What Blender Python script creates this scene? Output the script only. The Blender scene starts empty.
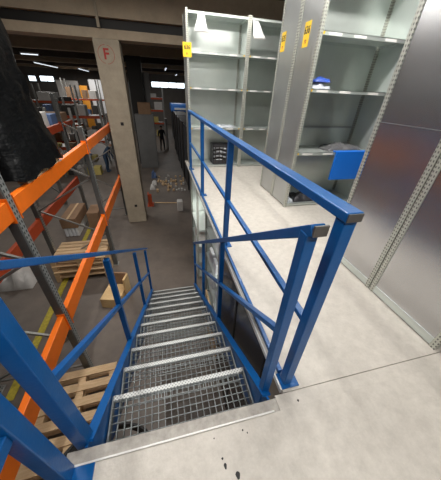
import bpy, bmesh, math, random
from mathutils import Vector, Matrix
RND = random.Random(7)
C = bpy.context.scene.collection
sc = bpy.context.scene
G = -2.53                      # ground floor level; the mezzanine floor is z = 0
CEIL = 3.45

# ------------------------------------------------------------------ materials
def mat(name, col, rough=.6, metal=0.0, noise=0.0, scale=8.0, col2=None, bump=0.0, bscale=40.0, spec=0.5, stretch=None, coat=0.0):
    m = bpy.data.materials.new(name); m.use_nodes = True
    nt = m.node_tree; b = nt.nodes['Principled BSDF']
    b.inputs['Base Color'].default_value = (*col, 1)
    b.inputs['Roughness'].default_value = rough
    b.inputs['Metallic'].default_value = metal
    b.inputs['Specular IOR Level'].default_value = spec
    b.inputs['Coat Weight'].default_value = coat
    tc = nt.nodes.new('ShaderNodeTexCoord'); out = tc.outputs['Object']
    if stretch:
        mp = nt.nodes.new('ShaderNodeMapping'); mp.inputs['Scale'].default_value = stretch
        nt.links.new(out, mp.inputs['Vector']); out = mp.outputs['Vector']
    if noise or col2:
        n = nt.nodes.new('ShaderNodeTexNoise'); n.inputs['Scale'].default_value = scale
        n.inputs['Detail'].default_value = 8; n.inputs['Roughness'].default_value = .74
        nt.links.new(out, n.inputs['Vector'])
        r = nt.nodes.new('ShaderNodeValToRGB')
        c2 = col2 or tuple(max(0, c*(1-noise)) for c in col)
        r.color_ramp.elements[0].position = .35; r.color_ramp.elements[1].position = .68
        r.color_ramp.elements[0].color = (*c2, 1); r.color_ramp.elements[1].color = (*col, 1)
        nt.links.new(n.outputs['Fac'], r.inputs['Fac']); nt.links.new(r.outputs['Color'], b.inputs['Base Color'])
    if bump:
        n2 = nt.nodes.new('ShaderNodeTexNoise'); n2.inputs['Scale'].default_value = bscale; n2.inputs['Detail'].default_value = 4
        nt.links.new(out, n2.inputs['Vector'])
        bp = nt.nodes.new('ShaderNodeBump'); bp.inputs['Strength'].default_value = bump; bp.inputs['Distance'].default_value = .02
        nt.links.new(n2.outputs['Fac'], bp.inputs['Height']); nt.links.new(bp.outputs['Normal'], b.inputs['Normal'])
    return m

def emit(name, col, s):
    m = bpy.data.materials.new(name); m.use_nodes = True
    b = m.node_tree.nodes['Principled BSDF']
    b.inputs['Base Color'].default_value = (*col, 1)
    b.inputs['Emission Color'].default_value = (*col, 1); b.inputs['Emission Strength'].default_value = s
    return m

def dotted(name, col, dark, px=.034, py=.019):
    """punched anti-slip plate: staggered dark dots in object space"""
    m = mat(name, col, .5, .3)
    nt = m.node_tree; b = nt.nodes['Principled BSDF']; tc = nt.nodes['Texture Coordinate']
    mp = nt.nodes.new('ShaderNodeMapping'); mp.inputs['Rotation'].default_value = (0, 0, math.radians(45)); mp.inputs['Scale'].default_value = (1/px, 1/px, 1)
    nt.links.new(tc.outputs['Object'], mp.inputs['Vector'])
    v = nt.nodes.new('ShaderNodeTexVoronoi'); v.voronoi_dimensions = '2D'; v.inputs['Randomness'].default_value = 0; v.inputs['Scale'].default_value = 1.5
    nt.links.new(mp.outputs['Vector'], v.inputs['Vector'])
    r = nt.nodes.new('ShaderNodeValToRGB'); r.color_ramp.elements[0].position = .27; r.color_ramp.elements[1].position = .36
    r.color_ramp.elements[0].color = (*dark, 1); r.color_ramp.elements[1].color = (*col, 1)
    nt.links.new(v.outputs['Distance'], r.inputs['Fac']); nt.links.new(r.outputs['Color'], b.inputs['Base Color'])
    return m

def galv(name, col, rough=.34, metal=.75):
    """galvanised sheet: spangled zinc"""
    m = mat(name, col, rough, metal)
    nt = m.node_tree; b = nt.nodes['Principled BSDF']; tc = nt.nodes['Texture Coordinate']
    v = nt.nodes.new('ShaderNodeTexVoronoi'); v.inputs['Scale'].default_value = 45
    n = nt.nodes.new('ShaderNodeTexNoise'); n.inputs['Scale'].default_value = 2.2; n.inputs['Detail'].default_value = 3
    nt.links.new(tc.outputs['Object'], v.inputs['Vector']); nt.links.new(tc.outputs['Object'], n.inputs['Vector'])
    a = nt.nodes.new('ShaderNodeMath'); a.operation = 'MULTIPLY_ADD'; a.inputs[1].default_value = .04
    nt.links.new(v.outputs['Color'], a.inputs[0]); nt.links.new(n.outputs['Fac'], a.inputs[2])
    r = nt.nodes.new('ShaderNodeValToRGB')
    r.color_ramp.elements[0].position = .35; r.color_ramp.elements[1].position = .75
    r.color_ramp.elements[0].color = (*[c*.88 for c in col], 1); r.color_ramp.elements[1].color = (*col, 1)
    nt.links.new(a.outputs[0], r.inputs['Fac']); nt.links.new(r.outputs['Color'], b.inputs['Base Color'])
    return m

def perforated(name, col, dark, pitch=.05, metal=.6, rough=.4, xp=.019):
    """slotted upright: rows of dark punched slots up the profile, in object space"""
    m = mat(name, col, rough, metal)
    nt = m.node_tree; b = nt.nodes['Principled BSDF']; tc = nt.nodes['Texture Coordinate']
    sp = nt.nodes.new('ShaderNodeSeparateXYZ'); nt.links.new(tc.outputs['Object'], sp.inputs[0])
    def node(op, a, bval=None):
        n = nt.nodes.new('ShaderNodeMath'); n.operation = op
        if isinstance(a, float): n.inputs[0].default_value = a
        else: nt.links.new(a, n.inputs[0])
        if bval is not None:
            if isinstance(bval, float): n.inputs[1].default_value = bval
            else: nt.links.new(bval, n.inputs[1])
        return n.outputs[0]
    fz = node('FRACT', node('MULTIPLY', sp.outputs['Z'], 1.0/pitch))
    hz = node('LESS_THAN', fz, .5)
    sxy = node('ADD', sp.outputs['X'], sp.outputs['Y'])
    fx = node('FRACT', node('MULTIPLY', sxy, 1.0/xp))
    hx = node('LESS_THAN', node('ABSOLUTE', node('SUBTRACT', fx, .5)), .22)
    h = node('MULTIPLY', hz, hx)
    mx = nt.nodes.new('ShaderNodeMix'); mx.data_type = 'RGBA'
    mx.inputs['A'].default_value = (*col, 1); mx.inputs['B'].default_value = (*dark, 1)
    nt.links.new(h, mx.inputs['Factor']); nt.links.new(mx.outputs['Result'], b.inputs['Base Color'])
    return m

M = dict(
    blue=mat('blue_paint', (.004, .10, .33), .33, 0, .2, 5, bump=.05, bscale=60, coat=.05, spec=.35),
    floor=mat('worn_beige_floor', (.60, .56, .50), .5, 0, 0, 16, col2=(.48, .445, .395), bump=.12, bscale=45),
    strip=mat('weathered_edge_boards', (.46, .43, .385), .65, 0, .4, 14),
    alu=mat('aluminium_lip', (.72, .71, .68), .5, .2),
    ground=mat('dark_concrete_floor', (.185, .150, .122), .5, 0, 0, 1.1, col2=(.115, .096, .082), bump=.06, bscale=14),
    conc=mat('beige_concrete', (.46, .39, .29), .8, 0, .25, 3, bump=.15, bscale=22),
    beam=mat('painted_concrete_beam', (.52, .42, .30), .8, 0, .22, 2.5, bump=.1, bscale=12),
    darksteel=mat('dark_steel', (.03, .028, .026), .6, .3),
    ceil=mat('dark_ceiling', (.10, .085, .07), .85, 0, .3, 1.5),
    wall=mat('dim_plaster_wall', (.24, .22, .20), .85, 0, .2, 1.2),
    galv=galv('galvanised_sheet', (.52, .535, .53), .34, .8),
    galvdark=galv('polished_zinc_sheet', (.60, .60, .61), .26, .95),
    galvlight=galv('light_zinc_sheet', (.68, .73, .70), .32, .6),
    back=galv('pale_back_panel', (.76, .81, .77), .30, .65),
    slot=perforated('slotted_zinc', (.52, .53, .47), (.13, .13, .12), .028, .4),
    rackslot=perforated('slotted_rack_steel', (.42, .44, .43), (.04, .05, .05), .055, xp=.04),
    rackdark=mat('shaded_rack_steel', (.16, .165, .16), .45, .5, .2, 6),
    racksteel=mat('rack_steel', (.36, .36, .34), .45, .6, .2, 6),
    orange=mat('orange_paint', (.95, .185, .008), .42, 0, .15, 4),
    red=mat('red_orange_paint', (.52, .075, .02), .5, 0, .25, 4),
    grate=mat('galvanised_grating', (.34, .37, .37), .45, .5, .3, 12),
    nosing=dotted('serrated_nosing', (.56, .57, .55), (.26, .27, .27), .024),
    wood=mat('raw_pine', (.74, .54, .33), .75, 0, 0, 6, col2=(.58, .38, .20), stretch=(1, 7, 7), bump=.1),
    ply=mat('plywood', (.74, .52, .26), .65, 0, 0, 5, col2=(.62, .41, .19), stretch=(2, 6, 6)),
    wrap=mat('black_stretch_wrap', (.005, .0055, .006), .32, 0, 0, 5, bump=.6, bscale=10, spec=.18, coat=.0, stretch=(1, 1, 2.4)),
    card=mat('brown_cardboard', (.33, .20, .115), .8, 0, .2, 5),
    white=mat('white_plastic', (.78, .80, .82), .5, 0, .08, 6),
    paper=mat('white_paper', (.90, .88, .85), .7, 0, .08, 30),
    yellow=mat('yellow_label', (.93, .60, .02), .5),
    hazard=mat('yellow_tape', (.62, .50, .05), .6, 0, .5, 14),
    black=mat('black_print', (.012, .012, .012), .6),
    redprint=mat('red_print', (.50, .03, .02), .6, 0, .3, 20),
    bluebox=mat('blue_plastic', (.008, .19, .82), .4),
    bluefilm=mat('blue_film', (.03, .08, .38), .35),
    film=mat('clear_grey_film', (.55, .58, .62), .25, 0, .3, 25),
    greycloth=mat('grey_film', (.16, .16, .165), .4, 0, .45, 25, bump=.4),
    bag=mat('dark_grey_mesh', (.028, .028, .034), .5, 0, .3, 30, bump=.3),
    rubber=mat('black_rubber', (.015, .015, .015), .5),
    skin=mat('skin', (.42, .25, .17), .6),
    darkcloth=mat('black_workwear', (.018, .019, .024), .8),
    bluecloth=mat('blue_workwear', (.03, .06, .11), .8),
    hair=mat('grey_hair', (.55, .53, .50), .8),
    darkhair=mat('dark_hair', (.03, .022, .018), .7),
    coat=mat('pale_coat', (.42, .41, .40), .8),
    greypaint=mat('grey_paint', (.20, .20, .195), .6, 0, .15, 3),
    capgrey=mat('bare_tube_end', (.13, .12, .11), .5, .3, .2, 30),
    darkrack=mat('dark_blue_grey_sheet', (.035, .042, .055), .45, .2, .2, 3),
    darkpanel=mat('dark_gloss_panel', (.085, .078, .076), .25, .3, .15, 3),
    cobalt=mat('blue_tarpaulin', (.05, .20, .62), .5),
    boxwhite=mat('white_carton', (.62, .60, .57), .7, 0, .15, 5),
    boxyellow=mat('yellow_carton', (.62, .50, .16), .7, 0, .15, 5),
    boxorange=mat('orange_sheet', (.80, .33, .03), .6),
    boxblue=mat('blue_carton', (.09, .15, .30), .6, 0, .15, 5),
    boxdark=mat('dark_carton', (.05, .045, .04), .7, 0, .15, 5),
    glass=emit('daylight_pane', (.80, .92, 1.0), 3.2),
    tube=emit('fluorescent_tube', (1.0, .97, .93), 14.0),
    tubedim=emit('hall_fluorescent_tube', (.86, .93, 1.0), 1.4),
)

# ------------------------------------------------------------------ mesh helpers
class MB:
    def __init__(s): s.bm = bmesh.new()
    def box(s, x0, x1, y0, y1, z0, z1, mt=None):
        vs = [s.bm.verts.new(p) for p in ((x0,y0,z0),(x1,y0,z0),(x1,y1,z0),(x0,y1,z0),(x0,y0,z1),(x1,y0,z1),(x1,y1,z1),(x0,y1,z1))]
        if mt is not None:
            for v in vs: v.co = mt @ v.co
        for f in ((0,3,2,1),(4,5,6,7),(0,1,5,4),(1,2,6,5),(2,3,7,6),(3,0,4,7)): s.bm.faces.new([vs[i] for i in f])
        return s
    def bar(s, a, b, w, h=None, up=(0,0,1)):
        """rectangular bar from a to b; w across, h along the up direction"""
        a, b = Vector(a), Vector(b); d = b-a; L = d.length; d.normalize(); h = h or w
        u = Vector(up)
        if abs(d.dot(u)) > .99: u = Vector((0,1,0))
        sx = d.cross(u).normalized(); uz = sx.cross(d).normalized()
        mt = Matrix((sx, d, uz)).transposed().to_4x4(); mt.translation = a
        return s.box(-w/2, w/2, 0, L, -h/2, h/2, mt)
    def tube(s, pts, r, n=8):
        pts = [Vector(p) for p in pts]; rings = []
        for i, p in enumerate(pts):
            d = (pts[min(i+1, len(pts)-1)]-pts[max(i-1, 0)]).normalized()
            u = Vector((0,0,1)) if abs(d.z) < .95 else Vector((1,0,0))
            x = d.cross(u).normalized(); y = x.cross(d).normalized()
            rings.append([s.bm.verts.new(p + r*(math.cos(t*2*math.pi/n)*x + math.sin(t*2*math.pi/n)*y)) for t in range(n)])
        for a, b in zip(rings, rings[1:]):
            for t in range(n): s.bm.faces.new((a[t], a[(t+1)%n], b[(t+1)%n], b[t]))
        s.bm.faces.new(rings[0][::-1]); s.bm.faces.new(rings[-1])
        return s
    def prism(s, poly, axis, a, b):
        """extrude a 2D polygon (in the two other axes) from a to b along axis"""
        def P(q, t): 
            l = list(q); l.insert(axis, t); return l
        A = [s.bm.verts.new(P(q, a)) for q in poly]; B = [s.bm.verts.new(P(q, b)) for q in poly]
        s.bm.faces.new(A); s.bm.faces.new(B[::-1]); n = len(poly)
        for i in range(n): s.bm.faces.new((A[i], B[i], B[(i+1)%n], A[(i+1)%n]))
        return s
    def build(s, name, m, parent=None, bevel=0.0, smooth=False):
        bmesh.ops.recalc_face_normals(s.bm, faces=s.bm.faces)
        if parent is not None:
            w = world_loc(parent)
            for v in s.bm.verts: v.co -= w
            loc = Vector((0,0,0))
        else:                                   # origin at the base of the thing
            cs = [v.co for v in s.bm.verts]
            loc = Vector(((min(c.x for c in cs)+max(c.x for c in cs))/2, (min(c.y for c in cs)+max(c.y for c in cs))/2, min(c.z for c in cs)))
            for v in s.bm.verts: v.co -= loc
        me = bpy.data.meshes.new(name); s.bm.to_mesh(me); s.bm.free()
        if smooth:
            for p in me.polygons: p.use_smooth = True
        me.materials.append(M[m] if isinstance(m, str) else m)
        o = bpy.data.objects.new(name, me); C.objects.link(o); o.location = loc
        if parent is not None: o.parent = parent
        if bevel:
            b = o.modifiers.new('soft_edges', 'BEVEL'); b.width = bevel; b.segments = 2; b.limit_method = 'ANGLE'
        return o

def world_loc(o):
    v = Vector(o.location)
    while o.parent: o = o.parent; v += Vector(o.location)
    return v
def thing(name, loc, label, cat, group=None):
    o = bpy.data.objects.new(name, None); C.objects.link(o); o.location = loc
    return tag(o, label, cat, group)
def tag(o, label=None, cat=None, group=None, kind=None):
    if label: o['label'] = label
    if cat: o['category'] = cat
    if group: o['group'] = group
    if kind: o['kind'] = kind
    return o
def struct(o): o['kind'] = 'structure'; return o
def dup(root, loc, label=None, rz=None, group=None):
    r = root.copy(); C.objects.link(r); r.location = loc
    if rz is not None: r.rotation_euler = (0, 0, rz)
    if label: r['label'] = label
    if group: r['group'] = group
    for ch in list(root.children):
        c = ch.copy(); C.objects.link(c); c.parent = r
        for g in list(ch.children):
            d = g.copy(); C.objects.link(d); d.parent = c
    return r
def text(name, s, size, mt, m, parent, depth=.0006):
    """lettering as a mesh; mt places the text's x/y plane in the world"""
    cu = bpy.data.curves.new(name, 'FONT'); cu.body = s; cu.size = size; cu.align_x = 'CENTER'; cu.align_y = 'CENTER'; cu.extrude = depth; cu.offset = size*.025
    t = bpy.data.objects.new(name, cu); C.objects.link(t)
    dg = bpy.context.evaluated_depsgraph_get(); me = bpy.data.meshes.new_from_object(t.evaluated_get(dg))
    bpy.data.objects.remove(t)
    me.transform(mt)
    w = world_loc(parent); me.transform(Matrix.Translation(-w))
    me.materials.clear(); me.materials.append(M[m])
    o = bpy.data.objects.new(name, me); C.objects.link(o); o.parent = parent
    return o
def frame(x, y, origin):
    x, y = Vector(x).normalized(), Vector(y).normalized(); z = x.cross(y)
    mt = Matrix((x, y, z)).transposed().to_4x4(); mt.translation = Vector(origin); return mt

# ================================================================== THE SETTING
struct(MB().box(-18, 12, -4, 37, G-.2, G).build('floor', 'ground'))
fl = struct(MB().box(-.565, 4.6, -3.2, .437, -.14, 0).build('floor_mezzanine', 'floor'))
struct(MB().box(.555, 4.6, .516, 5.85, -.035, 0).box(.50, 4.6, .437, .5115, -.14, 0).build('floor_mezzanine_aisle', 'floor'))
struct(MB().box(-.565, .4995, .4375, .50, -.16, -.004).build('trim_1', 'strip'))
struct(MB().box(-.53, .465, .4376, .4455, -.02, .006).build('trim_2', 'alu'))
struct(MB().box(.545, .5545, .53, 5.85, -.03, .006).build('trim_3', 'alu'))
struct(MB().box(1.12, 1.2, .53, 5.85, -.34, -.036).box(-.5, 4.5, .30, .40, -.36, -.141).build('trim_4', 'darksteel'))
struct(MB().box(-18, 12, -4, 37, CEIL, CEIL+.2).build('ceiling', 'ceil'))
# concrete beam line over the columns: lower beam, near-black strip set back, tall upper beam
struct(MB().box(-18, 12, 7.62, 8.15, 2.42, 2.60).build('trim_5', 'beam'))
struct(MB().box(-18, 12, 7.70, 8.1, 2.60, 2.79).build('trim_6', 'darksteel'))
struct(MB().box(-18, 12, 7.55, 8.15, 2.79, CEIL).build('trim_7', 'beam'))
struct(MB().box(-1.16, -1.10, 7.50, 7.55, 2.60, CEIL).build('trim_8', 'conc'))
for i, y in enumerate((11.5, 15.3, 19.0, 23.0, 27.0, 31.0)):
    struct(MB().box(-18, 12, y, y+.45, 2.85, CEIL).build('trim_%d' % (9+i), 'beam' if i % 2 else 'ceil'))
struct(MB().box(-18, 12, 36.6, 36.8, G, CEIL).build('wall_back', 'wall'))
struct(MB().box(-18.2, -18, -4, 37, G, CEIL).build('wall_left', 'wall'))
struct(MB().box(12, 12.2, -4, 37, G, CEIL).build('wall_right', 'wall'))
struct(MB().box(-18, 12, -4.2, -4, G, CEIL).build('wall_front', 'wall'))
def window(n, x0, x1, y, z0, z1, panes):
    w = struct(MB().box(x0-.08, x1+.08, y+.02, y+.1, z0-.08, z1+.08).build('window_%d' % n, 'greypaint'))
    s = (x1-x0)/panes
    m = MB()
    for k in range(panes): m.box(x0+k*s+.05, x0+(k+1)*s-.05, y-.02, y+.03, z0, z1)
    m.build('window_pane', 'glass', w)
window(1, -.45, 3.8, 36.5, 1.72, 2.25, 4)
window(2, -14.1, -13.35, 36.5, 1.75, 2.2, 1)
window(3, -12.95, -11.5, 36.5, 1.78, 2.25, 2)

# ================================================================== STAIRCASE
Y0, Z0, RUN, RISE = .845, -.289, .301, .2037
XL, XR = -.475, .447
NT = 11
st = thing('metal_staircase', (0, .5, G), 'steel staircase of galvanised grating treads going down from the mezzanine edge', 'staircase')
YB = Y0+RUN*(NT-1)
for x in (XL-.012, XR+.012):
    sl = RISE/RUN
    top = lambda y: Z0 + .06 - (y-Y0)*sl
    poly = [(.503, min(top(.503), -.002)), (YB+.06, top(YB+.06)), (YB+.06, G), (YB-.25, G), (.503, top(.503)-.36)]
    MB().prism(poly, 0, x-.006, x+.006).build('stringer', 'blue', st)
    MB().bar((x, .53, top(.53)+.0), (x, YB+.05, top(YB+.05)), .05, .012).build('stringer_flange', 'blue', st)
for k in range(NT):
    y1 = Y0+RUN*k; z = Z0-RISE*k; y0 = y1-.30 if k else .515
    m = MB(); n = 22
    for i in range(n+1):
        x = XL+.012+(XR-XL-.024)*i/n; m.box(x-.0013, x+.0013, y0+.004, y1-.03, z-.028, z)
    r = max(6, round((y1-.034-y0)/.042))
    for j in range(r+1):
        y = y0+.004+(y1-.038-y0)*j/r; m.box(XL+.012, XR-.012, y-.0013, y+.0013, z-.01, z)
    m.box(XL+.004, XL+.012, y0, y1, z-.055, z+.004).box(XR-.012, XR-.004, y0, y1, z-.055, z+.004)
    t = m.build('tread', 'grate', st)
    MB().box(XL+.012, XR-.012, y1-.03, y1, z-.03, z+.005).build('tread_nosing', 'nosing', t)

def rail_z(y): return 1.065 - .672*(y-.57)
# --- right-hand stair handrail
rr = thing('stair_handrail', (.49, .57, -.2), 'blue stair handrail on the right of the steps, lower than the aisle guard rail', 'handrail')
def hpost(root, x, y, zb, zt, w=.05): MB().box(x-w/2, x+w/2, y-w/2, y+w/2, zb, zt).build('post', 'blue', root, .004)
def stz(y): return Z0+.06-(y-Y0)*RISE/RUN
hpost(rr, .468, .58, -.282, 1.06, .046)
for y in (1.77, 2.87, 3.97): hpost(rr, .491, y, stz(y)-.15, rail_z(y)-.02, .045)
MB().bar((.476, .548, 1.085), (.492, 4.0, rail_z(4.0)), .056, .042).build('top_rail', 'blue', rr, .004)
MB().bar((.474, .59, .495), (.491, 3.97, .50-.672*3.39), .035, .03).build('middle_rail', 'blue', rr, .003)
MB().box(.450, .502, .534, .542, 1.066, 1.106).build('post_cap', 'capgrey', rr)
# --- left-hand stair handrail
lr = thing('stair_handrail', (-.52, .55, 0), 'blue stair handrail on the left of the steps beside the orange racking', 'handrail')
hpost(lr, -.51, .55, -.12, 1.10, .062)
for y in (1.6, 2.8, 3.94): hpost(lr, -.51, y, stz(y)-.15, rail_z(y)-.05-.02, .045)
MB().bar((-.51, .52, rail_z(.52)-.01), (-.51, 4.22, -1.405), .05, .03).build('top_rail', 'blue', lr, .004)
MB().bar((-.51, .58, .475), (-.51, 4.05, -1.93), .035, .035).build('middle_rail', 'blue', lr, .003)
# --- guard rail along the aisle edge of the mezzanine
gr = thing('guard_rail', (.597, .56, 0), 'long blue guard rail with three rails along the mezzanine edge beside the shelving aisle', 'railing')
for y in (.575, 2.05, 3.56, 5.08):
    hpost(gr, .597, y, 0.008, 1.11, .05)
    MB().box(.557, .665, y-.045, y+.045, .0005, .009).build('base_plate', 'blue', gr)
MB().bar((.595, .543, 1.122), (.60, 5.12, 1.122), .066, .036).build('top_rail', 'blue', gr, .005)
MB().bar((.597, .575, .545), (.60, 5.1, .545), .036, .03).build('middle_rail', 'blue', gr, .004)
MB().box(.566, .624, .539, .5428, 1.107, 1.137).build('end_cap', 'capgrey', gr)
MB().bar((.572, .61, .045), (.572, 5.1, .045), .026, .035).build('toe_rail', 'blue', gr, .003)
# --- guard rail at the left edge of the platform
gl = thing('guard_rail', (-.545, .40, 0), 'blue guard rail post with base plate at the left corner of the platform', 'railing')
MB().box(-.575, -.515, .385, .445, .009, 1.10).build('post', 'blue', gl, .004)
MB().box(-.575, -.43, .345, .435, .0005, .010).build('base_plate', 'blue', gl)
hpost(gl, -.545, -1.2, .001, 1.10, .06)
MB().bar((-.545, .44, 1.11), (-.545, -1.3, 1.11), .06, .035).build('top_rail', 'blue', gl, .004)
MB().bar((-.545, .385, .55), (-.545, -1.2, .55), .04, .05).build('middle_rail', 'blue', gl, .004)
MB().tube([(-.61, .44, .02), (-.61, .44, .62)], .011).build('cable_conduit', 'white', gl)
tag(gl.children[-1], 'thin pale conduit clipped behind the post')

# ================================================================== SHELVING ON THE MEZZANINE
def shelf_unit(name, label, x0, x1, y0, y1, top, levels, front, group=None, left_panel=True, right_panel=True, matp='galv', back='back', base=0.0, stickers=True, slotm='slot'):
    """open-fronted zinc shelving; front = 'y0', 'y1' or 'x0' says which side is open"""
    t = thing(name, ((x0+x1)/2, (y0+y1)/2, base), label, 'shelving', group)
    p = .038
    yf = y0 if front == 'y0' else y1
    for x, y in ((x0, y0), (x1-p, y0), (x0, y1-p), (x1-p, y1-p)):
        q, th = p, .004                       # C-shaped slotted profile, open towards the inside
        sx = 1 if x == x0 else -1; sy = 1 if y == y0 else -1
        ox = x if sx > 0 else x+q; oy = y if sy > 0 else y+q
        poly = [(0, 0), (q, 0), (q, th), (th, th), (th, q), (0, q)]
        MB().prism([(ox+sx*a_, oy+sy*b_) for a_, b_ in poly], 2, base+.001, base+top).build('upright', slotm, t)
    if left_panel: MB().box(x0+.006, x0+.009, y0+p+.002, y1-p-.002, base+.03, base+top-.005).build('side_panel', matp, t)
    if right_panel: MB().box(x1-.009, x1-.006, y0+p+.002, y1-p-.002, base+.03, base+top-.005).build('side_panel', 'galvlight', t)
    if back:
        yb = y1-.008 if front == 'y0' else y0+.005
        MB().box(x0+p+.002, x1-p-.002, yb, yb+.003, base+.03, base+top-.005).build('back_panel', back, t)
    for z in levels:
        a, b = y0+.014, y1-.012
        m = MB().box(x0+p+.001, x1-p-.001, a, b, base+z-.006, base+z)
        m.box(x0+p+.001, x1-p-.001, a, a+.003, base+z-.038, base+z).box(x0+p+.001, x1-p-.001, b-.003, b, base+z-.038, base+z)
        m.box(x0+.01, x0+p+.001, a+.025, b-.025, base+z-.03, base+z).box(x1-p-.001, x1-.01, a+.025, b-.025, base+z-.03, base+z)
        s = m.build('shelf', 'galvlight', t)
        if stickers and z > .1 and z < top-.05:
            w = x1-x0
            for fx in (.10, .36, .70):
                MB().box(x0+w*fx, x0+w*(fx+.13), a-.0012, a-.0002, base+z-.032, base+z-.008).build('sticker', 'paper', s)
            for fx in (x0+p+.012, x1-p-.03):
                MB().box(fx, fx+.018, a-.0014, a-.0002, base+z-.03, base+z-.006).build('shelf_clip', 'yellow', s)
    return t

def loc_tag(unit, mt, w, h, digits, small):
    """yellow location tag printed in black with a red line"""
    t = MB().box(-w/2, w/2, -h/2, h/2, -.001, .001, mt).build('location_tag', 'yellow', unit)
    text('tag_number', digits, h*.42, mt @ Matrix.Translation((0, h*.16, .0015)) @ Matrix.Diagonal((.82, 1, 1, 1)), 'black', t)
    text('tag_code', small, h*.2, mt @ Matrix.Translation((0, -h*.28, .0015)), 'redprint', t)

LEV = [.05, .80, 1.53, 2.04]
rear = shelf_unit('metal_shelving', 'tall zinc shelving bay at the aisle end behind the guard rail, left of two', .60, 1.735, 5.2, 5.7, 2.60, [.05, .82, 1.52, 2.06, 2.58], 'y0', 'zinc shelving bays')
rear2 = shelf_unit('metal_shelving', 'zinc shelving bay at the aisle end, partly hidden behind the tall side panels', 1.737, 2.88, 5.2, 5.7, 2.60, [.05, .82, 1.52, 2.06, 2.58], 'y0', 'zinc shelving bays', left_panel=True)
loc_tag(rear, frame((1,0,0), (0,0,1), (.61, 5.195, 2.06)), .15, .205, '636', 'F1')
ra = shelf_unit('metal_shelving', 'open zinc shelving bay facing the platform, blue panel on its low shelf', 1.755, 2.985, 2.9, 3.395, 2.75, [.05, .80, 1.53, 2.05, 2.70], 'y0', 'zinc shelving bays')
MB().box(1.80, 2.94, 3.36, 3.375, 1.06, 1.085).build('back_brace', 'galv', ra)
rb = shelf_unit('metal_shelving', 'zinc shelving bay backing onto the open bay, only side panel and small tag showing', 1.755, 2.985, 3.40, 3.90, 2.75, [.05, .80, 1.53, 2.05, 2.70], 'y1', 'zinc shelving bays', stickers=False)
loc_tag(ra, frame((0,-1,0), (0,0,1), (1.7595, 3.185, 2.05)), .13, .23, '636', 'F2')
loc_tag(rb, frame((0,-1,0), (0,0,1), (1.7595, 3.78, 2.06)), .12, .21, '635', 'F3')
rc = shelf_unit('metal_shelving', 'zinc shelving end panel at right, the farther of the two beside the bare floor', 1.715, 2.85, 1.145, 1.725, 2.75, [.05, .80, 1.53, 2.05, 2.70], 'y1', 'zinc shelving bays', stickers=False, matp='galvdark')
rd = shelf_unit('metal_shelving', 'zinc shelving end panel at the right edge, the nearest to the platform', 1.715, 2.85, .535, 1.135, 2.75, [.05, .80, 1.53, 2.05, 2.70], 'y0', 'zinc shelving bays', stickers=False, matp='galvdark')
for u, (a, b) in ((rc, (1.145, 1.725)), (rd, (.535, 1.135))):
    MB().box(1.7155, 1.7205, a+.04, b-.04, .012, .075).build('kick_plate', 'galvlight', u)
    MB().box(1.7175, 1.7205, a+.04, b-.04, 1.30, 1.303).build('panel_seam', 'galv', u)

# --- things on the shelves
def crumpled(name, m, x0, x1, y0, y1, z0, z1, seed, amp=.25, label=None, cat=None, group=None, n=10):
    """a soft lumpy bundle resting on z0"""
    r = random.Random(seed); bm = bmesh.new(); vs = []
    ph = [r.uniform(0, 6.28) for _ in range(6)]
    mb = MB(); bm = mb.bm
    for j in range(n+1):
        for i in range(n+1):
            u, v = i/n, j/n
            e = min(1, 4.5*min(u, 1-u, v, 1-v))
            h = (.55 + .25*math.sin(u*9+ph[0])*math.cos(v*7+ph[1]) + .2*math.sin(u*17+v*11+ph[2]) + r.uniform(-amp, amp)*.4)
            vs.append(bm.verts.new((x0+(x1-x0)*u + r.uniform(-.004, .004), y0+(y1-y0)*v, z0+.004+max(.02, h)*(e**.6)*(z1-z0))))
    for j in range(n):
        for i in range(n):
            a = j*(n+1)+i; bm.faces.new((vs[a], vs[a+1], vs[a+n+2], vs[a+n+1]))
    lo = {}
    edge = [k for k in range((n+1)**2) if k % (n+1) in (0, n) or k//(n+1) in (0, n)]
    ring = [i for i in range(n+1)] + [(j*(n+1)+n) for j in range(1, n+1)] + [n*(n+1)+i for i in range(n-1, -1, -1)] + [j*(n+1) for j in range(n-1, 0, -1)]
    bot = [bm.verts.new((vs[k].co.x, vs[k].co.y, z0+.0005)) for k in ring]
    for q in range(len(ring)):
        w = (q+1) % len(ring); bm.faces.new((vs[ring[q]], vs[ring[w]], bot[w], bot[q]))
    bm.faces.new(bot[::-1])
    return tag(mb.build(name, m, smooth=True), label, cat, group)
# grey mesh crate on the floor shelf
cr = thing('storage_crate', (1.35, 5.40, .05), 'dark grey crate of bundled material on the lowest shelf at the aisle end', 'crate')
MB().box(1.12, 1.58, 5.24, 5.56, .052, .07).box(1.12, 1.135, 5.24, 5.56, .07, .47).box(1.565, 1.58, 5.24, 5.56, .07, .47).box(1.135, 1.565, 5.545, 5.56, .07, .47).box(1.135, 1.565, 5.24, 5.255, .07, .15).box(1.135, 1.565, 5.24, 5.255, .42, .47).box(1.135, 1.565, 5.24, 5.255, .27, .30).build('crate_body', 'bag', cr, .006)
mb = MB()
for k in range(5): mb.box(1.17+k*.085, 1.19+k*.085, 5.237, 5.2405, .08, .46)
mb.build('crate_slat', 'darkpanel', cr)
mb = MB()
for k in range(4): mb.tube([(1.15, 5.30, .12+k*.09), (1.28, 5.27, .15+k*.09), (1.42, 5.275, .11+k*.09), (1.55, 5.30, .15+k*.085)], .022)
mb.build('bundled_film', 'film', cr, smooth=True)
crumpled('paper_bundle', 'film', 1.18, 1.62, 5.25, 5.5, .82, .87, 3, label='pile of crumpled pale film on the waist-high shelf at the aisle end', cat='packaging')
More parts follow.
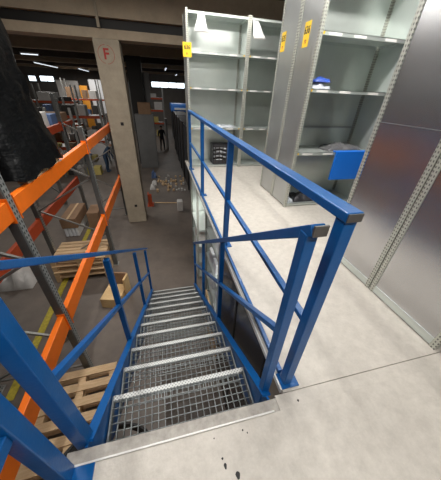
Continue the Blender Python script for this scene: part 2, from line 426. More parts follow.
for k, (x, z, lab) in enumerate(((.86, 2.55, 'white paper sheet hanging from the top of the left aisle-end bay'), (1.83, 2.53, 'white paper sheet hanging from the top beside the middle upright'))):
    mb = MB(); bm = mb.bm; rows = []
    for j in range(7):
        w = .05+.012*j; y = 5.19-.006*math.sin(j*1.3)-.002
        rows.append([bm.verts.new((x-w+.02*k*j+(2*w)*i/4, y-.006*math.sin(i*1.7+j), z-.24*j/6)) for i in range(5)])
    for a, b in zip(rows, rows[1:]):
        for i in range(4): bm.faces.new((a[i], a[i+1], b[i+1], b[i]))
    o = mb.build('paper_sheet', 'paper', smooth=True); tag(o, lab, 'paper', None)
    s = o.modifiers.new('thickness', 'SOLIDIFY'); s.thickness = .002
# plastic parcel with blue print
pc = thing('plastic_parcel', (1.94, 3.05, 1.53), 'clear plastic parcel with blue contents on the eye-level shelf of the open bay', 'parcel')
for o in [crumpled('parcel_film', 'film', 1.82, 2.09, 2.93, 3.2, 1.531, 1.62, 5), crumpled('parcel_contents', 'bluefilm', 1.86, 2.08, 2.95, 3.16, 1.6, 1.665, 6)]:
    o.location -= Vector(pc.location); o.parent = pc
crumpled('film_roll', 'greycloth', 2.30, 2.93, 2.97, 3.24, .801, .90, 8, label='grey crumpled film on the low shelf above the blue panel', cat='packaging', n=14)
# blue box below the low shelf
bb = thing('blue_panel', (2.66, 2.88, .415), 'bright blue plastic panel hanging from the low shelf of the open bay', 'panel')
MB().box(2.39, 2.945, 2.868, 2.897, .415, .815).build('box_body', 'bluebox', bb, .003)
MB().box(2.39, 2.945, 2.898, 2.96, .801, .815).build('hanging_flap', 'bluebox', bb)
crumpled('dark_bundle', 'bag', 1.93, 2.45, 2.95, 3.25, .051, .17, 10, label='dark crumpled bundle on the bottom shelf of the open bay', cat='bundle')
crumpled('green_wrap', 'film', 1.82, 1.92, 2.94, 3.2, .051, .13, 12, label='pale wrapped piece on the bottom shelf left of the dark bundle', cat='bundle')

# --- shelving under the mezzanine, facing the stairs
UZ = -.045-G
un = shelf_unit('metal_shelving', 'pale shelving under the mezzanine seen past the stair handrail, nearer to the steps', .60, 1.1, 2.30, 3.32, UZ, [.06, .55, 1.05, 1.55, 2.05, UZ-.03], 'y0', 'zinc shelving bays', left_panel=False, base=G, back='back', stickers=False, matp='galvlight')
for z, y in ((.55, 2.7), (1.05, 2.95), (1.05, 2.5), (1.55, 2.75), (1.55, 3.05), (2.05, 2.6)):
    tag(MB().box(.645, .9, y-.11, y+.11, G+z+.001, G+z+.19).build('storage_bin', 'white', None, .01), 'white carton on the pale shelving under the mezzanine', 'box', 'white cartons under the mezzanine')
uf = shelf_unit('metal_shelving', 'slotted zinc shelving below the far end of the guard rail', .60, 1.1, 4.3, 5.3, UZ, [.06, .5, .95, 1.4, UZ-.03], 'y0', 'zinc shelving bays', left_panel=False, base=G, back='back', stickers=False)
for k in range(4):
    tag(MB().box(.645, .87, 4.5+.17*k, 4.62+.17*k, G+(.5 if k % 2 else .95)+.001, G+(.66 if k % 2 else 1.13)).build('storage_bin', 'boxwhite', None, .008), 'pale carton on the slotted shelving below the far guard rail', 'box', 'cartons below the far guard rail')
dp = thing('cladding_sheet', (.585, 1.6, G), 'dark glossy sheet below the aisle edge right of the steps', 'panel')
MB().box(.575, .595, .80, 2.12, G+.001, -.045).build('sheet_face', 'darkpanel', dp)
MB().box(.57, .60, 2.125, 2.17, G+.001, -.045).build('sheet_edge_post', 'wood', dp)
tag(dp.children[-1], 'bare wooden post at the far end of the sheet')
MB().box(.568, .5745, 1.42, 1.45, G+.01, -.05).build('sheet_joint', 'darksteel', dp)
tag(MB().box(.55, .58, 2.2, 3.0, G+.001, G+.9).build('timber_board', 'wood'), 'bare wooden board leaning under the mezzanine by the steps', 'board')

# ================================================================== PALLETS AND RACK
def pallet_parts(root, L=1.2, W=.8, m='wood', fat=False):
    """built round the root: boards run along local y=L... deck boards run along X of length W2"""
    w = world_loc(root); x, y, z = w
    mb = MB(); n = 6 if not fat else 7
    for k in range(n):
        a = y-L/2+(L-.115)*k/(n-1); mb.box(x-W/2, x+W/2, a, a+.115, z+.122, z+.144)
    mb.build('deck_boards', m, root)
    for xx in (x-W/2, x-.05, x+W/2-.1): MB().box(xx, xx+.1, y-L/2, y+L/2, z+.1, z+.122).build('bearer', m, root)
    for xx in (x-W/2, x-.05, x+W/2-.1):
        for yy in (y-L/2, y-.07, y+L/2-.14):
            MB().box(xx, xx+.1, yy, yy+.14, z+.022, z+.1).build('block', m, root)
        MB().box(xx, xx+.1, y-L/2, y+L/2, z, z+.022).build('runner', m, root)
# big pallets on the ground left of the stairs
pt = thing('wooden_pallet', (-1.47, 1.72, G+.001), 'wooden pallet lying on the floor left of the steps, topmost of its pile', 'pallet', 'pallets beside the steps')
pallet_parts(pt, 1.15, .95, fat=False)
pt.location.z = G+.002+.146; pt.rotation_euler.z = math.radians(2)
dup(pt, (-1.48, 1.74, G+.001), 'wooden pallet lying on the floor left of the steps, bottom of its pile', math.radians(3.5))
p3 = dup(pt, (-1.42, .50, G+.001), 'wooden pallet on the floor below the platform corner', math.radians(5))
# stack of pallets by the hazard stripe
sp = thing('wooden_pallet', (-2.125, 5.2, G+.001), 'wooden pallet at the bottom of the stack beyond the rack upright', 'pallet', 'stacked pallets by the rack')
pallet_parts(sp, .82, 1.18)
LAB = ['', 'wooden pallet second from the bottom of the stack beyond the rack upright', 'wooden pallet third from the bottom of the stack beyond the rack upright', 'wooden pallet on top of the stack beyond the rack upright']
for k in range(1, 4): dup(sp, (-2.115+RND.uniform(-.02, .02), 5.2+RND.uniform(-.03, .03)+.02*k, G+.001+k*.1455), LAB[k], RND.uniform(-.02, .02))

# plywood crate
pk = thing('plywood_crate', (-1.22, 4.15, G), 'open plywood crate with raised end board on the floor beside the stair foot', 'crate')
MB().box(-1.45, -1.05, 3.72, 4.2, G+.001, G+.25).build('crate_base', 'ply', pk, .004)
MB().box(-1.42, -1.02, 4.22, 4.26, G+.001, G+.55).build('back_board', 'card', pk, .003)
MB().box(-1.03, -.99, 4.00, 4.22, G+.001, G+.55).build('end_board', 'ply', pk, .003)
pk.rotation_euler.z = math.radians(-14)

# pallet racking
RX0, RX1 = -1.42, -2.83
pr = thing('pallet_rack', (-2.1, 2.39, G), 'orange and grey pallet racking running along the left of the stairs', 'rack')
FY = (-.55, 2.39, 5.30, 8.3)
def upright(y, x):
    zt = 2.1 if y < 5 else (.80 if x > -2 else 1.25)
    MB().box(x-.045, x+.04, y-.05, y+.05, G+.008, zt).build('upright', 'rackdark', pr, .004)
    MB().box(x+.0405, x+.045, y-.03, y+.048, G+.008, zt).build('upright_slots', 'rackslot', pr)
    MB().box(x-.07, x+.07, y-.08, y+.08, G+.0005, G+.008).build('foot_plate', 'racksteel', pr)
for y in FY:
    upright(y, RX0-.05); upright(y, RX1+.05)
    zs = [G+.25, G+.95, G+1.65, G+2.35, G+3.05] + ([G+3.75, G+4.45] if y < 5 else [])
    for i, (a, b) in enumerate(zip(zs, zs[1:])):
        xa, xb = (RX0-.1, RX1+.1) if i % 2 else (RX1+.1, RX0-.1)
        MB().bar((xa, y, a), (xb, y, b), .03, .03).build('brace', 'racksteel', pr)
    MB().bar((RX0-.1, y, zs[0]), (RX1+.1, y, zs[0]), .03, .03).build('brace', 'racksteel', pr)
for i, (a, b) in enumerate(zip(FY, FY[1:])):
    for z, hh in ((.34, .19), (-1.30, .25)):
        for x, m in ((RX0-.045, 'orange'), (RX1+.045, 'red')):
            b_ = MB().box(x-.035, x+.035, a+.052, b-.052, z, z+hh).build('beam', m, pr, .006)
            for yy in (a+.052, b-.052-.008): MB().box(x-.04, x+.05 if x > -2 else x+.04, yy, yy+.008, z-.03, z+hh+.03).build('beam_connector', m, b_)
# red safety clip and steel block on the low beam
tag(MB().box(-1.51, -1.41, 1.02, 1.15, -1.049, -.98).build('steel_block', 'greypaint', None, .006), 'small grey block resting on the low orange beam', 'block')
# wrapped load on its pallet
lp = thing('wooden_pallet', (-2.0, 3.33, .532), 'wooden pallet under the black wrapped load on the rack', 'pallet')
pallet_parts(lp, .98, 1.12)
mb = MB(); bm = mb.bm; rows = []
ny, nz = 15, 16
X0, X1, YA, YB_, ZA, ZB = -2.66, -1.385, 2.70, 3.95, .575, 2.25
perim = [(X1-(X1-X0)*t/10, YA) for t in range(10)] + [(X0, YA+(YB_-YA)*t/12) for t in range(12)] + [(X0+(X1-X0)*t/10, YB_) for t in range(10)] + [(X1, YB_-(YB_-YA)*t/12) for t in range(12)]
cx, cy = (X0+X1)/2, (YA+YB_)/2
r8 = random.Random(8)
for j in range(nz+1):
    t = j/nz; row = []
    for q, (x, y) in enumerate(perim):
        k = (1 - .50*t if t < .36 else .82 - .05*(t-.36)) - .05*(t > .9) + .02*math.sin(j*1.9+q*.7) + .015*math.sin(q*2.3-j*.6) + r8.uniform(-.012, .012)
        k = min(k, 1.02)
        dx, dy = x-cx, y-cy
        rr_ = 1 - .03*(abs(dx)/(X1-X0)*2*abs(dy)/(YB_-YA)*2)**6
        row.append(bm.verts.new((cx+dx*k*rr_, cy+dy*k*rr_, ZA+(ZB-ZA)*t+(r8.uniform(-.015, .015) if j else .01+.025*math.sin(q*1.3)))))
    rows.append(row)
N = len(perim)
for a, b in zip(rows, rows[1:]):
    for q in range(N): bm.faces.new((a[q], a[(q+1) % N], b[(q+1) % N], b[q]))
bm.faces.new(rows[-1])
tag(mb.build('wrapped_load', 'wrap', smooth=True), 'tall load wrapped in shiny black film on the upper rack level', 'wrapped load')

# hazard stripe on the ground with dark blocks
hz = MB()
hz.box(-2.62, -2.50, 2.2, 8.2, G+.0005, G+.012).build('floor_marking', 'hazard')
tag(bpy.data.objects['floor_marking'], 'worn yellow hazard stripe on the dark floor under the rack', 'floor marking')
# brown box on white tubs
bx = thing('carton', (-2.95, 7.6, G), 'long brown carton lying on white bundles beyond the rack', 'box')
for k in range(4): MB().box(-3.14+.10*k, -3.05+.10*k, 6.95, 8.1, G+.001, G+.30).build('white_bundle', 'white', bx, .02)
MB().box(-3.16, -2.72, 6.93, 8.12, G+.305, G+.62).build('carton_body', 'card', bx, .01)
MB().box(-2.97, -2.91, 6.92, 8.13, G+.621, G+.623).build('tape', 'wood', bx)
tag(MB().box(-2.55, -2.2, 7.4, 8.1, G+.001, G+.55).build('carton', 'card', None, .01), 'plain brown carton on the floor between rack upright and column', 'box')
crumpled('film_bundle', 'boxwhite', -3.95, -3.2, 4.7, 5.5, G, G+.55, 31, label='pale wrapped bundle on the dark floor at the left edge behind the rack upright', cat='bundle')
# black hose coil and label beneath the platform corner
mb = MB(); mb.tube([(-.95+.42*math.cos(t*.35)*(1+.02*t/6), 1.15+.25*math.sin(t*.35), G+.32+.012*t/6) for t in range(48)], .022)
tag(mb.build('black_hose', 'rubber', smooth=True), 'coil of black hose on the pallet under the platform corner', 'hose')

# ================================================================== COLUMNS AND MIDDLE GROUND
co = thing('concrete_column', (-1.05, 7.85, G), 'beige concrete column with a red circled letter F beside the orange rack', 'column')
MB().box(-1.345, -.75, 7.6, 8.15, G+.001, 2.419).build('column_shaft', 'conc', co, .02)
fm = frame((1,0,0), (0,0,1), (-1.085, 7.598, 2.12))
ring = MB()
for k in range(24):
    a, b = k*math.tau/24, (k+1)*math.tau/24
    if k in (5, 17): continue
    P = lambda t, r: fm @ Vector((r*math.cos(t), r*math.sin(t), .001))
    ring.bar(P(a, .185), P(b, .185), .008, .002, up=(0, -1, 0))
ring.build('painted_ring', 'redprint', co)
text('painted_letter', 'F', .30, fm, 'redprint', co)
mb = MB()
for x, z in ((-1.0, .60), (-1.02, -1.9)): mb.box(x-.04, x+.04, 7.594, 7.6, z-.04, z+.04)
mb.build('anchor_hole', 'black', co)
# orange corner guard at the column foot
og = thing('corner_guard', (-.62, 9.0, G), 'orange post guard standing at the foot of the column', 'guard')
MB().box(-.70, -.55, 8.9, 8.95, G+.001, G+.5).box(-.70, -.66, 8.95, 9.2, G+.001, G+.5).build('guard_plate', 'red', og)
MB().box(-.75, -.50, 8.85, 9.25, G+.0005, G+.012).build('base_plate', 'red', og)
c2 = thing('dark_column', (-.75, 15.6, G), 'dark column behind the lettered column, above a grey locker', 'column')
MB().box(-1.35, -.62, 15.5, 16.2, G+.001, CEIL-.001).build('column_shaft', 'darksteel', c2, .01)
MB().box(-.61, -.30, 15.7, 15.9, .5, 2.2).build('side_panel', 'greypaint', c2)
lk = thing('metal_locker', (-.72, 14.7, G), 'tall grey metal locker behind the lettered column', 'locker')
MB().box(-1.22, -.24, 14.5, 15.1, G+.001, .30).build('locker_body', 'greypaint', lk, .01)
MB().box(-1.18, -.74, 14.488, 14.5, G+.1, .25).build('locker_door', 'greypaint', lk)
MB().box(-.72, -.28, 14.488, 14.5, G+.1, .25).build('locker_door', 'greypaint', lk)
tag(MB().box(-1.0, -.35, 14.55, 15.05, .301, .85).build('carton', 'card', None, .01), 'brown carton on top of the grey locker', 'box')
# wooden offcuts strewn across the ground
ro = random.Random(4)
cells = [(i, j) for i in range(13) for j in range(6)]; ro.shuffle(cells)
for k, (i, j) in enumerate(cells[:44]):
    x = -.35+i*.125+j*.02+ro.uniform(-.012, .012); y = 10.5+j*.42+ro.uniform(-.11, .11)
    if x > 1.0: continue
    m = MB(); a = ro.uniform(-.5, .5)
    mt = Matrix.Translation((x, y, 0)) @ Matrix.Rotation(a, 4, 'Z')
    w, l, h = ro.uniform(.03, .045), ro.uniform(.05, .085), ro.uniform(.04, .12)
    m.box(-w, w, -l, l, G+.001, G+h, mt)
    tag(m.build('wood_offcut', 'wood' if k % 3 else 'boxwhite'), 'small pale wood offcut strewn on the dark floor of the far aisle', 'offcut', 'wood offcuts in the far aisle')
tag(MB().tube([(-.46, 9.2, G+.015), (-.1, 9.15, G+.012), (.5, 9.05, G+.012), (.66, 9.0, G+.012)], .022).build('yellow_strap', 'wood', smooth=True), 'thin pale yellow strap lying across the dark aisle floor', 'strap')
tag(MB().box(.40, .62, 8.2, 8.5, G+.001, G+.42).build('canister', 'boxwhite', None, .04), 'pale canister on the floor at the right side of the far aisle', 'canister')
for k, (x, y, m, l) in enumerate(((-.52, 12.6, 'boxblue', 'blue carton beside the column on the far aisle floor'), (-.50, 11.5, 'boxwhite', 'white bag on the floor beside the far aisle, farther one'), (-.56, 10.9, 'boxwhite', 'white bag on the floor beside the far aisle, nearer one'))):
    crumpled('floor_bag', m, x-.13, x+.15, y-.16, y+.16, G, G+(.5 if k == 0 else .28), 20+k, label=l, cat='bag', n=6)
# dark storage racks lining the right of the far aisle
for k in range(3):
    y0 = 8.8+3.7*k
    t = thing('storage_rack', (1.5, y0+1.75, G), ['dark sheet-clad storage rack right of the far aisle, nearest one', 'dark sheet-clad storage rack right of the far aisle, middle one', 'dark sheet-clad storage rack right of the far aisle, farthest one'][k], 'rack', 'dark racks along the far aisle')
    MB().box(1.12, 1.15, y0, y0+3.5, G+.001, .15).build('side_panel', 'darkrack', t)
    for yy in (y0, y0+1.7, y0+3.42): MB().box(1.08, 1.12, yy, yy+.08, G+.001, .2).build('upright', 'darksteel', t)
    for z in (-2.3, -1.5, -.7, .1): MB().box(1.15, 1.9, y0, y0+3.5, z, z+.05).build('shelf', 'darksteel', t)
# blue tarpaulin-covered load far down the aisle
tp = thing('covered_load', (2.1, 24.5, G), 'blue covered load with white top far down the aisle under the windows', 'load')
MB().box(1.3, 3.1, 24, 26.5, G+.001, -.2).build('load_base', 'darkrack', tp)
MB().box(1.2, 3.2, 23.9, 26.6, -.19, .42).build('cover', 'cobalt', tp, .1)
MB().box(1.5, 3.0, 23.85, 23.9, -.02, .14).build('cover_band', 'white', tp)

# ================================================================== FAR RACKS AND CARTONS
def rack(label, x0, x1, y, depth, levels, top, bays, m='red', group='far racks'):
    """a rack that runs along X"""
    t = thing('pallet_rack', ((x0+x1)/2, y, G), label, 'rack', group)
    for k in range(bays+1):
        x = x0+(x1-x0)*k/bays
        for yy in (y, y+depth): MB().box(x-.05, x+.05, yy-.05, yy+.05, G+.001, top).build('upright', 'racksteel', t)
        MB().bar((x, y, G+.4), (x, y+depth, G+1.4), .04, .04).build('brace', 'racksteel', t)
    for z in levels:
        for k in range(bays):
            a = x0+(x1-x0)*k/bays+.05; b = x0+(x1-x0)*(k+1)/bays-.05
            for yy in (y, y+depth): MB().box(a, b, yy-.025, yy+.025, z-.14, z).build('beam', m, t)
            MB().box(a, b, y+.03, y+depth-.03, z-.03, z-.001).build('shelf_deck', 'racksteel', t)
    return t
rf = random.Random(11)
KINDS = [('boxwhite', 'white'), ('card', 'brown'), ('boxyellow', 'yellow'), ('boxblue', 'blue'), ('boxdark', 'dark'), ('boxwhite', 'white'), ('card', 'brown')]
def fill(x0, x1, y, levels, where, group, hmax=.75, bays=3, wmax=.75):
    for li, z in enumerate(levels):
        x = x0+.15; bw = (x1-x0)/bays
        while x < x1-.6:
            w = rf.uniform(wmax*.4, wmax); h = rf.uniform(hmax*.3, hmax); m, cn = rf.choice(KINDS)
            e_ = x0+bw*(int((x-x0)/bw)+1)
            if x+w > e_-.1: x = e_+.1; continue
            if rf.random() < .85:
                o = MB().box(x, x+w, y+.1, y+.1+rf.uniform(.5, .8), z+.001, z+h).build('carton', m, None, .015)
                tag(o, cn + ' carton ' + where, 'box', cn + ' cartons ' + group)
            x += w+rf.uniform(.05, .3)
rack('rack with red beams in front of the left far windows', -13.4, -6.0, 22.0, 1.1, (-1.1, .45), 1.5, 3)
fill(-13.4, -6.0, 22.0, (G, -1.1, .45), 'on the rack under the left windows', 'under the left windows')
rack('low rack with dark red beams standing in the left middle hall', -9.6, -3.3, 16.5, 1.1, (-1.35, .0), .8, 3)
fill(-9.6, -3.3, 16.5, (G, -1.35, .0), 'on the low rack in the left hall', 'in the left hall', .55, 3, .55)
rack('tall rack by the back wall left of the lettered column', -8.6, -2.6, 29.0, 1.1, (-1.2, .4), 2.0, 2)
fill(-8.6, -2.6, 29.0, (G, -1.2, .4), 'on the tall rack by the back wall', 'by the back wall', 1.1, 2)
rack('narrow rack at the far end of the central aisle', -1.3, .6, 26.0, 1.1, (-1.3, -.2, .8), 1.6, 1)
fill(-1.3, .6, 26.0, (G, -1.3, -.2, .8), 'on the narrow rack down the central aisle', 'down the central aisle', .7, 1)
rack('rack of mixed cartons in the left hall nearest to the wrapped load', -9.9, -4.3, 14.6, 1.0, (-1.35, -.1), .5, 3)
fill(-9.9, -4.3, 14.6, (-1.35, -.1), 'on the mixed carton rack in the left hall', 'on the mixed carton rack', .36, 3, .42)
# neighbouring rack with red beam left of the wrapped load
rn = thing('pallet_rack', (-4.4, 11.5, G), 'rack with a red beam behind the black wrapped load', 'rack', 'far racks')
for y in (9.6, 13.2):
    for x in (-3.9, -4.9): MB().box(x-.05, x+.05, y-.05, y+.05, G+.001, .6).build('upright', 'racksteel', rn)
    MB().bar((-3.9, y, G+.4), (-4.9, y, G+1.5), .04, .04).build('brace', 'racksteel', rn)
for z in (-.02, -1.4):
    for x in (-3.9, -4.9): MB().box(x-.025, x+.025, 9.65, 13.15, z, z+.14).build('beam', 'red', rn)
for y, w in ((10.0, .8), (11.1, .7), (12.2, .8)):
    m, cn = rf.choice(KINDS)
    tag(MB().box(-4.8, -4.0, y, y+w, .121, .121+rf.uniform(.25, .5)).build('carton', m, None, .015), cn+' carton on the rack behind the wrapped load', 'box', cn+' cartons behind the wrapped load')
# white sheets and orange panel against the back wall
tag(MB().box(-10.3, -8.2, 33.0, 33.3, G+.001, 1.9).build('white_partition', 'boxwhite'), 'pale partition panel at the back wall left of the orange panel', 'panel')
tag(MB().box(-7.9, -7.2, 32.0, 32.4, G+.001, 1.5).build('orange_panel', 'boxorange'), 'bright orange panel against the back wall', 'panel')
tag(MB().box(-7.1, -5.3, 33.0, 33.3, G+.001, 2.1).build('white_partition', 'white'), 'white partition panel at the back wall right of the orange panel', 'panel')
# scattered floor cartons in the left hall
for k in range(10):
    x = -3.5-rf.uniform(0, 3.4); y = 14.6+(k % 5)*.36
    x = -7.2+k*.42; y = 13.3+rf.uniform(0, .5)
    m, cn = rf.choice(KINDS)
    tag(MB().box(x-.17, x+.17, y, y+.5, G+.001, G+rf.uniform(.2, .6)).build('carton', m, None, .01), cn+' carton on the floor of the left hall', 'box', cn+' cartons on the left hall floor')

# ================================================================== LAMPS
def lamp(label, x, y, L, z, along='y', m='tubedim', power=0, size=None, zt=None, col=(1, .97, .93)):
    t = thing('fluorescent_lamp', (x, y, z), label, 'lamp', 'ceiling tube lamps')
    dx, dy = (.06, L/2) if along == 'y' else (L/2, .06)
    MB().box(x-dx, x+dx, y-dy, y+dy, z+.03, z+.08).build('lamp_body', 'white', t)
    ax = (0, 1, 0) if along == 'y' else (1, 0, 0)
    a = Vector((x, y, z))-Vector(ax)*(L/2-.03); b = Vector((x, y, z))+Vector(ax)*(L/2-.03)
    MB().tube([a, b], .018).build('lamp_tube', m, t)
    mb = MB()
    for s in (-.4, .4):
        c = Vector((x, y, 0))+Vector(ax)*(L*s); mb.box(c.x-.008, c.x+.008, c.y-.008, c.y+.008, z+.08, CEIL-.001 if zt is None else zt)
    mb.build('lamp_rod', 'darksteel', t)
    if power:
        l = bpy.data.lights.new('tube_light', 'AREA'); l.shape = 'RECTANGLE'; l.energy = power; l.color = col
        l.size, l.size_y = (.12, L) if along == 'y' else (L, .12)
        o = bpy.data.objects.new('tube_light', l); C.objects.link(o); o.location = (0, 0, -.03); o.parent = t
lamp('tube lamp over the aisle between the shelving rows', 1.75, 2.3, 2.4, 3.15, 'x', 'tube', 84)
lamp('tube lamp over the far end of the shelving aisle', 1.15, 4.55, 1.6, 3.15, 'x', 'tube', 52)
lamp('tube lamp over the platform', .5, -.9, 2.4, 3.15, 'x', 'tube', 76)
lamp('tube lamp above the stairs and racking', -1.1, 2.4, 2.4, 3.2, 'y', 'tube', 62)
lamp('unseen tube lamp added under the mezzanine beside the pale shelving', .86, 1.5, 1.2, -.35, 'y', 'tube', 14, zt=-.036)  # unseen fill lamp, added to brighten the shelves below the mezzanine floor
lamp('unseen tube lamp added under the mezzanine between the two low shelving units', .86, 3.8, .7, -.35, 'y', 'tube', 10, zt=-.036)  # second unseen lamp, added to lift the farther low shelves
k = 0
for x, y, L, al in ((-6.3, 17.4, .85, 'x'), (-8.4, 26.0, 5.0, 'y'), (-6.6, 30.0, 4.0, 'y'), (.9, 22.0, 2.5, 'y'), (-3.2, 10.0, 2.4, 'x'), (-9.5, 10.0, 2.4, 'y'), (2.2, 29.0, 2.0, 'y'), (-1.3, 4.9, 2.2, 'x')):
    lamp(['short tube lamp on the dark ceiling right of the wrapped load', 'long tube lamp under the ceiling in the left far hall', 'tube lamp under the ceiling near the back wall', 'tube lamp over the central far aisle', 'tube lamp over the left middle hall', 'tube lamp at the far left of the hall', 'tube lamp beside the far windows', 'tube lamp between the stair foot and the column'][k], x, y, L, (2.9 if k == 4 else 2.75) if k < 7 else 3.2, al, 'tubedim', [60, 170, 140, 60, 120, 80, 50, 60][k])
    k += 1

# ================================================================== PEOPLE
def person(label, joints, edges, mname, clothes, loc, rz):
    """one continuous skinned body; joints: name -> (pos, radius)"""
    root = thing('person', loc, label, 'person')
    names = list(joints); me = bpy.data.meshes.new('body')
    me.from_pydata([joints[n][0] for n in names], [(names.index(a), names.index(b)) for a, b in edges], [])
    o = bpy.data.objects.new('body_tmp', me); C.objects.link(o)
    sk = o.modifiers.new('skin', 'SKIN'); ss = o.modifiers.new('sub', 'SUBSURF'); ss.levels = 2; ss.render_levels = 2
    for i, n in enumerate(names):
        v = me.skin_vertices[0].data[i]; r = joints[n][1]; v.radius = r if isinstance(r, tuple) else (r, r); v.use_root = (n == 'pelvis')
    dg = bpy.context.evaluated_depsgraph_get(); m2 = bpy.data.meshes.new_from_object(o.evaluated_get(dg)); bpy.data.objects.remove(o)
    b = bpy.data.objects.new('body', m2); C.objects.link(b); b.parent = root
    m2.materials.clear()
    for q in clothes: m2.materials.append(M[q[0]])
    for p in m2.polygons:
        p.use_smooth = True
        p.material_index = 0
        for i, (mm, test) in enumerate(clothes):
            if test(p.center): p.material_index = i
    root.rotation_euler.z = rz
    return root
E_ = [('pelvis','waist'),('waist','chest'),('chest','neck'),('neck','chin'),('chin','head'),('head','crown')]
for s in 'lr':
    E_ += [('chest','sh'+s),('sh'+s,'el'+s),('el'+s,'wr'+s),('wr'+s,'ha'+s),('pelvis','hi'+s),('hi'+s,'kn'+s),('kn'+s,'an'+s),('an'+s,'to'+s)]
    E_ += [('ha'+s,'f%d%s' % (q, s)) for q in range(4)] + [('wr'+s, 'th'+s)]
def fig(lean=0, stride=0, arms=0.0, bend=0.0):
    J = {'pelvis': ((0,0,.95), .13), 'waist': ((0,.0,1.08), (.14,.11)), 'chest': ((0,0,1.35), (.17,.12)), 'neck': ((0,0,1.50), .055), 'chin': ((0,-.02,1.57), .065), 'head': ((0,-.015,1.65), .092), 'crown': ((0,0,1.74), .06)}
    for s, k in (('l', 1), ('r', -1)):
        J['sh'+s] = ((k*.19,0,1.42), .06); J['el'+s] = ((k*.25,.02-arms*.1,1.14), .045); J['wr'+s] = ((k*.24,-.05-arms*.25,.92+arms*.18), .03); J['ha'+s] = ((k*.24,-.07-arms*.32,.85+arms*.17), .03)
        for q in range(4): J['f%d%s' % (q, s)] = ((k*.24+(q-1.5)*.014, -.09-arms*.38, .77+arms*.14+.008*abs(q-1)), .009)
        J['th'+s] = ((k*.21,-.09-arms*.31,.86+arms*.16), .01)
        J['hi'+s] = ((k*.09,0,.90), .095); J['kn'+s] = ((k*.10,-.04-k*stride*.10,.50), .065); J['an'+s] = ((k*.10,.02-k*stride*.22,.08), .045); J['to'+s] = ((k*.11,-.14-k*stride*.22,.035), .035)
    if bend:
        R = Matrix.Rotation(bend, 4, 'X')
        for n in J:
            if n[:2] not in ('hi','kn','an','to') and n != 'pelvis':
                v = R @ (Vector(J[n][0])-Vector((0,0,.95))) + Vector((0,0,.95)); J[n] = (tuple(v), J[n][1])
    return J
def face(root, hair, R=None):
    """eyes, nose, ears and hair on the head"""
    hm = Matrix.Translation((0,-.015,1.65))
    if R: hm = Matrix.Translation((0,0,.95)) @ Matrix.Rotation(R, 4, 'X') @ Matrix.Translation((0,-.015,.70))
    def ball(name, m, c, s, sub=2):
        bm = bmesh.new(); bmesh.ops.create_icosphere(bm, subdivisions=sub, radius=1, matrix=hm @ Matrix.Translation(c) @ Matrix.Diagonal((*s, 1)))
        me = bpy.data.meshes.new(name); bm.to_mesh(me); bm.free(); me.materials.append(M[m])
        for p in me.polygons: p.use_smooth = True
        o = bpy.data.objects.new(name, me); C.objects.link(o); o.parent = root
    ball('hair', hair, (0,.022,.045), (.10,.10,.085))
    for k in (-1, 1):
        ball('eye', 'black', (k*.033,-.088,.0), (.012,.008,.008), 1); ball('ear', 'skin', (k*.095,.005,-.01), (.014,.025,.035), 1)
    ball('nose', 'skin', (0,-.10,-.02), (.014,.02,.025), 1); ball('mouth', 'redprint', (0,-.085,-.055), (.025,.008,.006), 1)
isskin = lambda c: (c.z > 1.50) or (c.z < .90 and abs(c.x) > .205 and c.z > .7)
pa = person('person in black workwear walking down the dark central aisle', fig(stride=.8, arms=.5), E_, 'p', [('darkcloth', lambda c: True), ('skin', lambda c: c.z > 1.50 or (abs(c.x) > .2 and c.y < -.16 and .8 < c.z < 1.06))], (.13, 19.2, G), math.radians(15))
face(pa, 'darkhair')
tag(MB().box(.40, .62, 19.7, 19.9, G+.001, G+2.2).build('wrapped_roll', 'coat', None, .08), 'pale upright roll standing right of the walking person', 'roll')
B = math.radians(40)
def bskin(c):
    v = Matrix.Rotation(-B, 4, 'X') @ (Vector(c)-Vector((0,0,.95))); return v.z > .55
pb = person('grey-haired person in blue workwear bending over boxes behind the column', fig(arms=.9, bend=B), E_, 'p', [('bluecloth', lambda c: True), ('skin', bskin)], (-3.0, 13.9, G), math.radians(80))
face(pb, 'hair', B)
wb = thing('work_table', (-1.95, 13.7, G), 'low table with brown cartons beside the bending person', 'table')
MB().box(-2.4, -1.5, 13.2, 14.2, G+.62, G+.66).build('table_top', 'wood', wb)
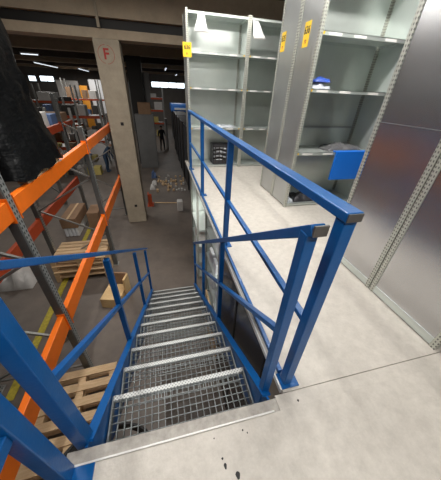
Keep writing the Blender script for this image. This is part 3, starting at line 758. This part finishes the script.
for x in (-2.36, -1.6):
    for y in (13.24, 14.1): MB().box(x, x+.06, y, y+.06, G+.001, G+.62).build('leg', 'racksteel', wb)
tag(MB().box(-2.3, -1.9, 13.3, 13.7, G+.661, G+.9).build('carton', 'card', None, .01), 'brown carton on the low table by the bending person', 'box')
tag(MB().box(-1.85, -1.62, 13.3, 13.9, G+.661, G+.75).build('paper_stack', 'paper', None, .005), 'white paper stack on the low table by the bending person', 'paper')

# stains on the platform floor
ms = MB(); bm = ms.bm
for x, y, r, e in ((.198, .248, .010, 1.4), (.150, .290, .0065, 1.8), (.143, .318, .005, 1), (.120, .40, .003, 1.2), (.27, .40, .004, 1.1), (.29, .385, .003, 1.5), (.62, .46, .006, 1.1)):
    vs = [bm.verts.new((x+r*math.cos(t)*(1+.2*math.sin(3*t)), y+r*e*math.sin(t), .0008)) for t in [q*math.tau/14 for q in range(14)]]; bm.faces.new(vs)
ms.build('floor_stain', 'black', fl)

# ================================================================== WORLD, CAMERA
w = bpy.data.worlds.new('hall_air'); sc.world = w; w.use_nodes = True
w.node_tree.nodes['Background'].inputs[0].default_value = (.75, .85, 1, 1); w.node_tree.nodes['Background'].inputs[1].default_value = .3

cam = bpy.data.cameras.new('camera'); cam.sensor_fit = 'HORIZONTAL'; cam.sensor_width = 36; cam.lens = 36*228/441; cam.clip_start = .02; cam.clip_end = 200
co_ = bpy.data.objects.new('camera', cam); C.objects.link(co_)
p, r, yw = .574, -.046, .259
fwd = Vector((math.sin(yw)*math.cos(p), math.cos(yw)*math.cos(p), -math.sin(p)))
r0 = Vector((math.cos(yw), -math.sin(yw), 0)); d0 = fwd.cross(r0)
right = math.cos(r)*r0 + math.sin(r)*d0; down = -math.sin(r)*r0 + math.cos(r)*d0
mw = Matrix((right, -down, -fwd)).transposed().to_4x4(); mw.translation = (0, 0, 1.45)
co_.matrix_world = mw
sc.camera = co_
vs = sc.view_settings
sc.display_settings.display_device = 'sRGB'
vs.view_transform = 'Standard'; vs.look = 'None'; vs.exposure = 0.0; vs.gamma = 1; vs.use_curve_mapping = False
sc.cycles.max_bounces = 8
